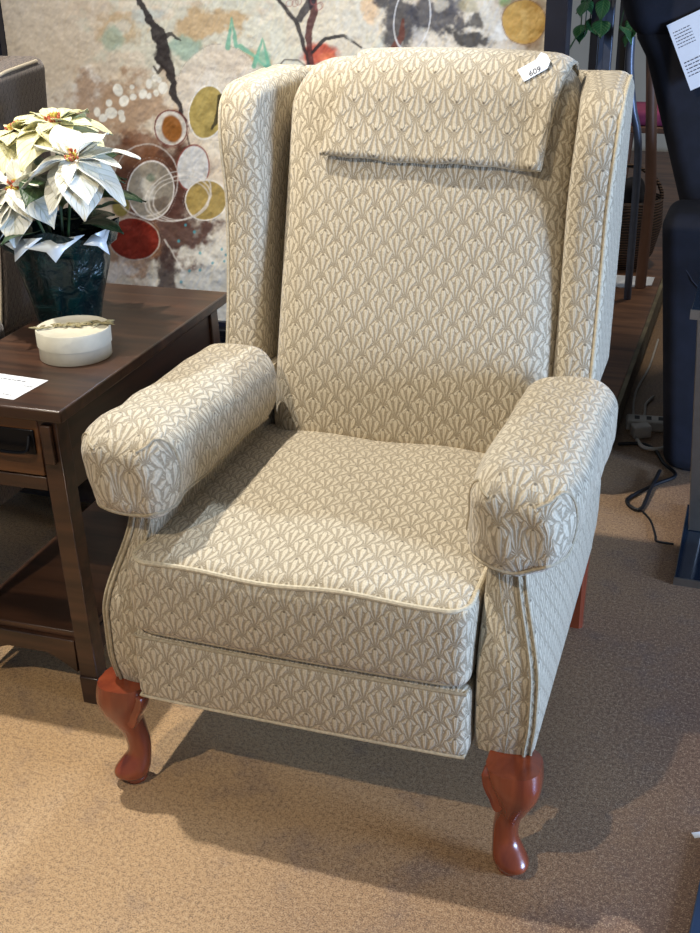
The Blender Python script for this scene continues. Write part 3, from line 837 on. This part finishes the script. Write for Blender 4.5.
# right-hand tree with a red heart
blob(322, 56, 22, 13, (186, 66, 38), .9, 120, .6); blob(326, 58, 10, 7, (214, 120, 84), .7, 121, .5)
stroke(((312, -20), (313, 10), (309, 36), (312, 70)), [4.5, 4, 3, 2.5], (84, 44, 44), .95, 2, 122)
stroke(((268, -12), (284, 6), (296, 22), (303, 42), (309, 68)), [1.5, 2, 2, 1.8, 1.6], (44, 38, 42), .95, 2, 123)
stroke(((300, 18), (310, 2), (318, -14)), [3, 5, 5], (46, 42, 50), .9, 3, 124)
stroke(((312, 52), (326, 38), (344, 36), (362, 48)), [1.6, 1.8, 1.6, .8], (40, 38, 42), .95, 1.5, 125)
stroke(((276, 70), (284, 60), (298, 60), (306, 66)), [.5, .6, .6, .5], (60, 54, 54), .9, .6, 126)
for i in range(6):
    x, y = rng.uniform(280, 322), rng.uniform(0, 52); e = ell(x, y, 3.0, 3.8, rng.uniform(0, 90), .05, 130+i); line(e, (150, 84, 84), .8, .6)
blob(360, 18, 22, 20, (210, 206, 192), .9, 140); blob(372, 10, 9, 16, (220, 188, 150), .8, 141)
blob(400, 12, 20, 34, (56, 56, 64), .9, 142, .9); blob(436, 20, 24, 28, (66, 66, 74), .9, 143, 1.0); blob(455, 8, 16, 14, (78, 78, 86), .8, 144)
blob(418, 36, 9, 12, (210, 206, 200), .8, 145); blob(466, 38, 20, 12, (40, 40, 46), .9, 146, .9); blob(478, 22, 10, 10, (46, 46, 50), .85, 147, .9); blob(440, 6, 8, 8, (206, 200, 186), .7, 148)
stroke(((394, 48), (402, 36), (404, 20)), [3.5, 3, 1.5], (102, 60, 50), .95, 1.5, 149)
line(ell(412, 18, 18, 34, 8, .03, 150), (222, 222, 222), 1.0, .8)
blob(492, 14, 12, 16, (222, 218, 206), .9, 151); blob(503, 34, 13, 10, (226, 224, 216), .9, 152); blob(506, 2, 9, 5, (110, 168, 96), .8, 153)
blob(470, 4, 12, 8, (178, 168, 132), .6, 154); blob(524, 20, 30, 34, (140, 110, 84), .8, 155, .4)
e = ell(524, 22, 22, 22, 0, .04, 156); fill(e, (196, 156, 84)); line(e, (120, 84, 52), .8, .7); paint(sm((1-e[0])*22, 0, 3)*sm(fb(16, 157), .5, .65), (214, 180, 110), .7)
# brushwork
IMG *= (1+(vnoise(1.6, 4, 200, .6)[..., None]-.5)*.16+(vnoise(5, 1.6, 201, .3)[..., None]-.5)*.12)
mottle = sm(fb(22, 205), .58, .7)[..., None]; IMG = IMG*(1-mottle*.06)
IMG = np.clip(IMG, 0, 1)
nv = NXg*NZg
vv = np.stack([GX-(X0+X1)/2, np.full_like(GX, 0.0), GZ-(Z0-.012)], -1).reshape(-1, 3)
hgt = (fb(9, 210)-.5)*.004+(vnoise(2, 5, 211, .5)-.5)*.0012
vv[:, 1] = hgt.ravel()
idx = np.arange(nv).reshape(NZg, NXg)
q = np.stack([idx[:-1, :-1], idx[:-1, 1:], idx[1:, 1:], idx[1:, :-1]], -1).reshape(-1, 4)
me = bpy.data.meshes.new('canvas'); me.vertices.add(nv); me.vertices.foreach_set('co', vv.ravel())
me.loops.add(q.size); me.loops.foreach_set('vertex_index', q.ravel().astype(np.int32)); me.polygons.add(len(q))
me.polygons.foreach_set('loop_start', np.arange(0, q.size, 4).astype(np.int32)); me.update(calc_edges=True)
ca = me.color_attributes.new('pigment', 'FLOAT_COLOR', 'POINT')
ca.data.foreach_set('color', np.concatenate([IMG.reshape(-1, 3), np.ones((nv, 1))], 1).ravel())
m, nt, b = newmat('painted_canvas'); at = nt.nodes.new('ShaderNodeAttribute'); at.attribute_name = 'pigment'
nt.links.new(at.outputs['Color'], b.inputs['Base Color']); b.inputs['Roughness'].default_value = .5
me.materials.append(m); me.shade_smooth(); o = bpy.data.objects.new('canvas', me); COL.objects.link(o); o.parent = PNT
hx = (X1-X0)/2
mb = MB(); mb.box(-hx, hx, .012, .034, .012, Z1-Z0+.012); mb.build('stretcher', BLKW, PNT, smooth=False)
mb = MB(); mb.box(hx+.001, hx+.046, -.022, .036, -.001, Z1-Z0+.04); mb.box(-hx-.03, -hx-.001, -.022, .036, -.001, Z1-Z0+.04)
mb.box(-hx-.001, hx+.001, -.010, .036, -.001, .0115); mb.box(-hx-.001, hx+.001, -.022, .036, Z1-Z0+.0125, Z1-Z0+.04)
mb.build('frame', FRM, PNT, smooth=False)
# low black console carrying the painting
cs = empty('low_console', (-.60, 1.40, 0), 0, 'low black console standing under the painting behind the end table', 'cabinet')
mb = MB(); mb.box(-.68, .60, -.17, .17, .0, .368); mb.build('cabinet_body', BLKW, cs, bev=.004, smooth=False)
mb = MB(); mb.box(-.69, .61, -.19, .175, .3685, .3855); mb.build('cabinet_top', IRON, cs, bev=.002)
for x in (-.68+.02, -.03): 
    mb = MB(); mb.box(x, x+.60, -.182, -.1705, .02, .35); mb.build('door', BLKW, cs, bev=.003)

# ------------------------------------------------------------------ price tag on the chair back
from mathutils import Vector as V3
def label_tag():
    p0, p1, p2 = T_TOP[0]
    mw = Matrix.Translation(Vector((.012, 0, 0)))@Matrix.Rotation(math.radians(1.0), 4, 'Z')
    a, b_, c = mw@p0, mw@p1, mw@p2
    ux = (c-a).normalized(); uy = (a-b_).normalized(); n_ = ux.cross(uy).normalized(); uy = n_.cross(ux)
    R = Matrix((ux, uy, n_)).transposed().to_4x4()
    return Matrix.Translation(a+n_*.0075)@R
TM = label_tag()
out = [(-.030, -.012), (.012, -.020), (.016, -.006), (.030, .004), (.028, .014), (.014, .018), (.006, .030), (-.006, .018), (-.022, .016)]
mb = MB(); mb.add([(x*.001, y*.001, 0) for x, y in []], [])
def tagmesh():
    o2 = [(-.028, -.009), (-.010, -.031), (.022, .002), (.022, .018), (.013, .030), (.002, .033), (-.003, .016)]
    mb = MB(); n = len(o2)
    mb.add([(x, y, 0) for x, y in o2]+[(x, y, .0006) for x, y in o2], [tuple(range(n))[::-1], tuple(range(n, 2*n))]+[(k, (k+1) % n, n+(k+1) % n, n+k) for k in range(n)])
    return mb
tg = tagmesh().build('price_tag', PAPER, None, smooth=False); tag(tg, 'small white handwritten tag lying on the top of the cream armchair back', 'tag')
tg.matrix_world = TM
def writing(s_, size, loc, rot, parent, mat, name='writing'):
    cu = bpy.data.curves.new(name, 'FONT'); cu.body = s_; cu.size = size; cu.align_x = 'CENTER'; cu.align_y = 'CENTER'; cu.shear = .3
    cu.extrude = .0001
    t = bpy.data.objects.new(name, cu); COL.objects.link(t)
    dg = bpy.context.evaluated_depsgraph_get(); me = bpy.data.meshes.new_from_object(t.evaluated_get(dg)); bpy.data.objects.remove(t)
    me.materials.clear(); me.materials.append(mat)
    o = bpy.data.objects.new(name, me); COL.objects.link(o); o.parent = parent; o.location = loc; o.rotation_euler = rot
    return o
writing('609', .015, (.003, -.006, .0009), (0, 0, math.radians(222)), tg, INKP)

# ------------------------------------------------------------------ black recliner on the right
BR_ = empty('black_armchair', (.716, 1.95, 0), 0, 'black upholstered armchair at the right edge with a white sheet pinned to it', 'armchair')
def bl(c, h, r, nf, fn, name, parent=BR_, mat=BLKC):
    mb = MB(); rbox(mb, c, h, r, nf, 4, fn); return mb.build(name, mat, parent)
def armf(p):
    k = (p.z-.35)/.35
    if p.x < 0: p.x -= .035*k+.02
    return p
ar = bl((.03, -.32, .340), (.345, .11, .336), .04, (8, 4, 10), armf, 'arm')
mb = MB(); P_ = [armf(Vector((-.300+.01, -.42, .60))), armf(Vector((-.24, -.433, .52))), armf(Vector((-.15, -.433, .42))), Vector((-.05, -.433, .3))]; mb.tube(P_, .0012, 6); mb.build('seam', SEAM, ar)
bl((.03, .42, .352), (.345, .10, .346), .04, (8, 4, 10), armf, 'arm')
bl((.10, .05, .30), (.30, .255, .16), .05, (8, 8, 6), None, 'seat')
def bkf(p):
    k = (p.z-.55)
    p.x += -.33*k
    if p.z > 1.02: p.x += -.012
    return p
bb_ = bl((-.205, .07, .78), (.105, .27, .32), .05, (4, 8, 12), bkf, 'backrest')
bl((-.205, .07, 1.200), (.12, .285, .155), .06, (4, 8, 6), bkf, 'headrest')
mb = MB(); mb.box(-.25, .33, -.40, .45, .0, .03); mb.build('base', BLKW, BR_, smooth=False)
# the sheet on its back
SH = sheet('information_sheet', (0, 0, 0), (0, 0, 0), .125, .165, 'white printed sheet hanging on the black armchair back', 
     [(.06, .40, .86-.045*k, .0032) for k in range(6)]+[(.62, .96, .92-.04*k, .0028) for k in range(8)]+[(.06, .42, .40-.05*k, .004) for k in range(5)]+[(.46, .58, .42-.05*k, .005) for k in range(4)]+[(.8, .95, .25, .008), (.8, .95, .2, .008)])
SH.rotation_euler = (math.radians(84), math.radians(-26), math.radians(2)); SH.location = (.376, 1.712, .938)

# ------------------------------------------------------------------ glass and steel side table at the right edge
GT = empty('steel_side_table', (.70, 1.12, 0), 0, 'steel and dark glass side table at the right edge of the aisle', 'table')
DG = plain('dark_blue_glass', (20, 36, 56), .12, .3, .1, 5, coat=.6); STL = plain('brushed_steel', (150, 146, 140), .3, .9, .05)
mb = MB(); mb.box(-.205, .25, -.17, .20, .0, .016); bp = mb.build('base_plate', DG, GT, bev=.002, smooth=False)
mb = MB(); mb.box(-.2055, .2505, -.1755, -.1705, .0, .017); mb.build('edge_trim', STL, GT, smooth=False)
mb = MB(); mb.box(-.192, -.160, .06, .10, .0165, .578, lambda p: Vector((p.x-.038*(p.z/.56), p.y, p.z))); mb.build('column', STL, GT, bev=.002)
mb = MB(); mb.box(-.236, .26, -.10, .24, .5785, .598); mb.build('glass_top', DG, GT, bev=.002, smooth=False)
mb = MB(); mb.box(-.2365, .2605, -.105, -.1005, .5785, .598); mb.build('edge_trim', STL, GT, smooth=False)
# blue base near the camera
NB = empty('blue_base_plate', (.745, -.14, 0), math.radians(-4), 'blue metal base plate in the bottom right corner of the floor', 'display base')
BLU = plain('blue_steel', (62, 84, 118), .3, .5, .1, 8)
mb = MB(); mb.box(-.150, .15, -.30, .30, 0, .012); mb.build('plate', BLU, NB, bev=.003, smooth=False)
mb = MB(); mb.box(-.03, .03, -.03, .03, .0125, .60); mb.build('post', BLU, NB, bev=.003)
mb = MB(); mb.box(-.008, .008, -.006, .006, 0, .0008); o = mb.build('paper_scrap', PAPER, None, smooth=False); o.location = (.600, .172, 0); o.rotation_euler = (0, 0, .5)
tag(o, 'tiny white paper scrap on the floor near the blue base plate', 'paper scrap')

# ------------------------------------------------------------------ cables and power strip
def cable(pts, r, mat, label, cat='cable'):
    mb = MB(); mb.tube(catmull(pts, 7), r, 8); o = mb.build('power_cable', mat, None); return tag(o, label, cat)
BCB = plain('black_cable', (16, 16, 20), .5); WCB = plain('white_cable', (206, 200, 190), .5)
ps = empty('power_strip', (.362, 1.81, 0), math.radians(6), 'pale power strip lying on the floor by the black armchair', 'power strip')
mb = MB(); rbox(mb, (0, 0, .016), (.075, .026, .016), .006, (6, 3, 2), 3); mb.build('strip_body', WCB, ps)
for k in range(4):
    mb = MB(); mb.box(-.052+k*.033, -.038+k*.033, -.012, .012, .0322, .0332); mb.build('socket', BCB, ps, smooth=False)

cable([(.285, 1.66, .006), (.342, 1.68, .006), (.384, 1.650, .006), (.415, 1.570, .006), (.452, 1.500, .006), (.407, 1.428, .006), (.35, 1.32, .006), (.387, 1.275, .006), (.400, 1.39, .012), (.412, 1.50, .014)], .0048, BCB, 'thick black cable looped in a triangle on the floor beside the black armchair')
cable([(.384, 1.283, .006), (.416, 1.23, .004), (.435, 1.157, .004), (.442, 1.128, .004), (.480, 1.125, .004)], .0026, BCB, 'thin black cable end running towards the steel side table')
cable([(.331, 1.70, .008), (.352, 1.655, .008), (.385, 1.645, .010), (.410, 1.67, .010), (.412, 1.74, .01)], .0055, WCB, 'white cable curving on the floor in front of the power strip')
cable([(.300, 2.60, .006), (.300, 2.316, .006), (.285, 2.071, .006), (.300, 1.88, .006), (.322, 1.82, .008)], .0035, WCB, 'long pale cable running along the platform edge to the power strip')
cable([(.340, 2.05, .006), (.325, 1.98, .006), (.330, 1.90, .006), (.325, 1.785, .010)], .004, WCB, 'short pale cable hooked behind the power strip')
# plug block beside the strip
pg = empty('plug_adapter', (.335, 1.745, 0), .5, 'white plug adapter lying at the end of the power strip', 'plug')
mb = MB(); rbox(mb, (0, 0, .018), (.026, .018, .018), .005, (2, 2, 2), 3); mb.build('adapter_body', WCB, pg)

# ------------------------------------------------------------------ ottoman and floral throw behind the end table
OT = empty('dark_ottoman', (-1.03, .935, 0), 0, 'dark upholstered ottoman in the shade behind the end table', 'ottoman')
DKF = plain('charcoal_fabric', (52, 50, 52), .85, 0, .2, 40, .3)
mb = MB(); rbox(mb, (0, 0, .095), (.185, .10, .065), .03, (8, 6, 6), 4); mb.build('cushion', DKF, OT)
for x in (-.15, .15):
    for y in (-.07, .07):
        mb = MB(); mb.cyl((x, y), .014, 0, .0305, 12, .018); mb.build('leg', BLKW, OT)
m, nt, b = newmat('floral_cloth'); vo = tex(nt, 'ShaderNodeTexVoronoi', 26); nz = tex(nt, 'ShaderNodeTexNoise', 30, Detail=3)
c = mixc(nt, NX(nt, vo.outputs[0]).ss(.2, .45), s2l((170, 160, 60)), s2l((40, 40, 32))); c = mixc(nt, NX(nt, nz.outputs[0]).ss(.5, .65), c, s2l((96, 98, 50)))
nt.links.new(c, b.inputs['Base Color']); b.inputs['Roughness'].default_value = .85
mb = MB()
def thr(p):
    p.z += .006*math.sin(p.x*40)+.004*math.sin(p.y*50); return p
rbox(mb, (-1.01, .94, .182), (.15, .09, .0115), .010, (14, 8, 1), 3, thr)
tag(mb.build('folded_throw', m, None), 'yellow-green floral throw folded on the dark ottoman', 'throw')

# ------------------------------------------------------------------ far right corner
PL = empty('plant_rack', (.035, 2.85, .10), 0, 'grey and black metal plant rack standing behind the painting frame', 'rack')
GRY = plain('grey_metal', (104, 110, 124), .4, .5, .08)
for x, y, mt_ in ((-.045, -.10, BLKW), (.000, -.10, GRY), (.045, -.10, BLKW), (-.045, .05, GRY), (.045, .05, BLKW)):
    mb = MB(); mb.box(x-.014, x+.014, y-.012, y+.012, 0, 1.34); mb.build('post', mt_, PL, bev=.002, smooth=False)
for z in (.30, 1.20):
    mb = MB(); mb.box(-.059, .059, -.113, .065, z, z+.018); mb.build('shelf', GRY, PL, bev=.002, smooth=False)
TP = empty('trailing_plant', (.035, 2.82, 1.3185), 0, 'trailing green pothos on the rack above the painting frame corner', 'plant')
mb = MB(); mb.loft([ring(.04, 0, n=24), ring(.055, .09, n=24), ring(.050, .09, n=24), ring(.048, .07, n=24)]); mb.build('pot', plain('terracotta', (150, 92, 66), .8), TP)
mb = MB(); r = random.Random(4)
VG = leafmat('pothos_leaf', s2l((44, 96, 56)), s2l((96, 140, 84)), .35, 0)
vines = MB()
for k in range(9):
    an = 2*math.pi*k/9+.3; x0, y0 = .05*math.cos(an), .05*math.sin(an)
    if y0 > .035: continue
    P_ = [Vector((x0, y0-.01, .08)), Vector((x0*1.9, y0-.07, .09)), Vector((x0*2.2, y0-.10, -.06)), Vector((x0*2.0+.01, y0-.10, -.20)), Vector((x0*1.8, y0-.09, -.30-.02*(k % 3)))]
    C_ = catmull(P_, 5); vines.tube(C_, .0022, 5)
    for j in range(4, len(C_), 3):
        a = r.uniform(0, 6.28); leaf(mb, C_[j], (math.cos(a), -abs(math.sin(a))*.6-.2, -.5), r.uniform(.06, .085), r.uniform(.045, .06), .8, r.uniform(-.4, .4), k*10+j, .15)
o = mb.build('foliage', VG, TP, weld=False); md = o.modifiers.new('t', 'SOLIDIFY'); md.thickness = .0006
vines.build('vines', GR, TP, weld=False)
WK, nt, b = newmat('dark_wicker'); wv = tex(nt, 'ShaderNodeTexWave', 30, bands_direction='Z', Distortion=3)
nt.links.new(mixc(nt, NX(nt, wv.outputs[1]), s2l((40, 32, 30)), s2l((120, 92, 70))), b.inputs['Base Color']); b.inputs['Roughness'].default_value = .7
bump(nt, b, wv.outputs[1], .6, .006)
BK = empty('wicker_basket', (.075, 3.22, .10), 0, 'dark brown wicker basket on the platform right of the armchair back', 'basket')
rr = [ring(r_, z, n=36) for r_, z in ((.10, 0), (.13, .05), (.155, .16), (.15, .26), (.142, .265), (.145, .16), (.11, .03))]
mb = MB(); mb.loft(rr); mb.build('basket_body', WK, BK)
mb = MB(); mb.tube([(.145*math.cos(a), 0, .26+.12*math.sin(a)) for a in [math.pi*k/14 for k in range(15)]], .008, 8); mb.build('handle', WK, BK)
mb = MB()
rbox(mb, (0, 0, .05), (.085, .07, .05), .03, (6, 5, 4), 4, lambda p: Vector((p.x+.01*math.sin(p.z*60), p.y, p.z+.012*math.sin(p.x*40))))
o = mb.build('cloth_bundle', plain('black_cloth', (22, 20, 26), .85), None); o.location = (.075, 3.22, .32); tag(o, 'black cloth bundle stuffed in the wicker basket', 'cloth')
SC = empty('wooden_stool', (.16, 3.62, .101), 0, 'wooden stool with a magenta cushion far behind the armchair', 'stool')
BW = plain('brown_stool_wood', (112, 78, 58), .5)
for x in (-.13, .13):
    for y in (-.13, .13):
        mb = MB(); mb.tube([(x*1.25, y*1.25, 0), (x, y, .46)], .014, 10); mb.build('leg', BW, SC)
mb = MB(); mb.box(-.155, .155, -.155, .155, .4605, .485); mb.build('seat', BW, SC, bev=.005)
mb = MB(); rbox(mb, (0, 0, .515), (.145, .145, .029), .02, (6, 6, 2), 4); mb.build('cushion', plain('magenta_fabric', (150, 60, 96), .8), SC)
PO = tag(None or (lambda mb: (mb.tube([(.197, 2.90, .10), (.200, 2.93, .45), (.165, 2.98, .80), (.12, 3.05, 1.2)], [.020, .020, .019, .018], 10), mb.build('wooden_pole', BW, None))[1])(MB()), 'slender brown wooden pole leaning beside the wicker basket', 'pole')
GTB = MB(); GTB.tube(catmull([(.112, 2.72, .98), (.116, 2.72, .88), (.135, 2.72, .76), (.165, 2.73, .60), (.170, 2.74, .10)], 6), .013, 10)
tag(GTB.build('bent_steel_tube', GRY, None), 'bent grey steel tube standing in front of the wooden pole', 'tube')
mb = MB(); v = [(.03, 2.93), (.13, 2.87), (.235, 2.93), (.235, 3.04), (.04, 3.03)]
n = len(v); mb.add([(x, y, .1005) for x, y in v]+[(x, y, .1035) for x, y in v], [tuple(range(n))[::-1], tuple(range(n, 2*n))]+[(k, (k+1) % n, n+(k+1) % n, n+k) for k in range(n)])
tag(mb.build('paper_sheet', PAPER, None, smooth=False), 'white paper lying on the platform in front of the wicker basket', 'paper sheet')
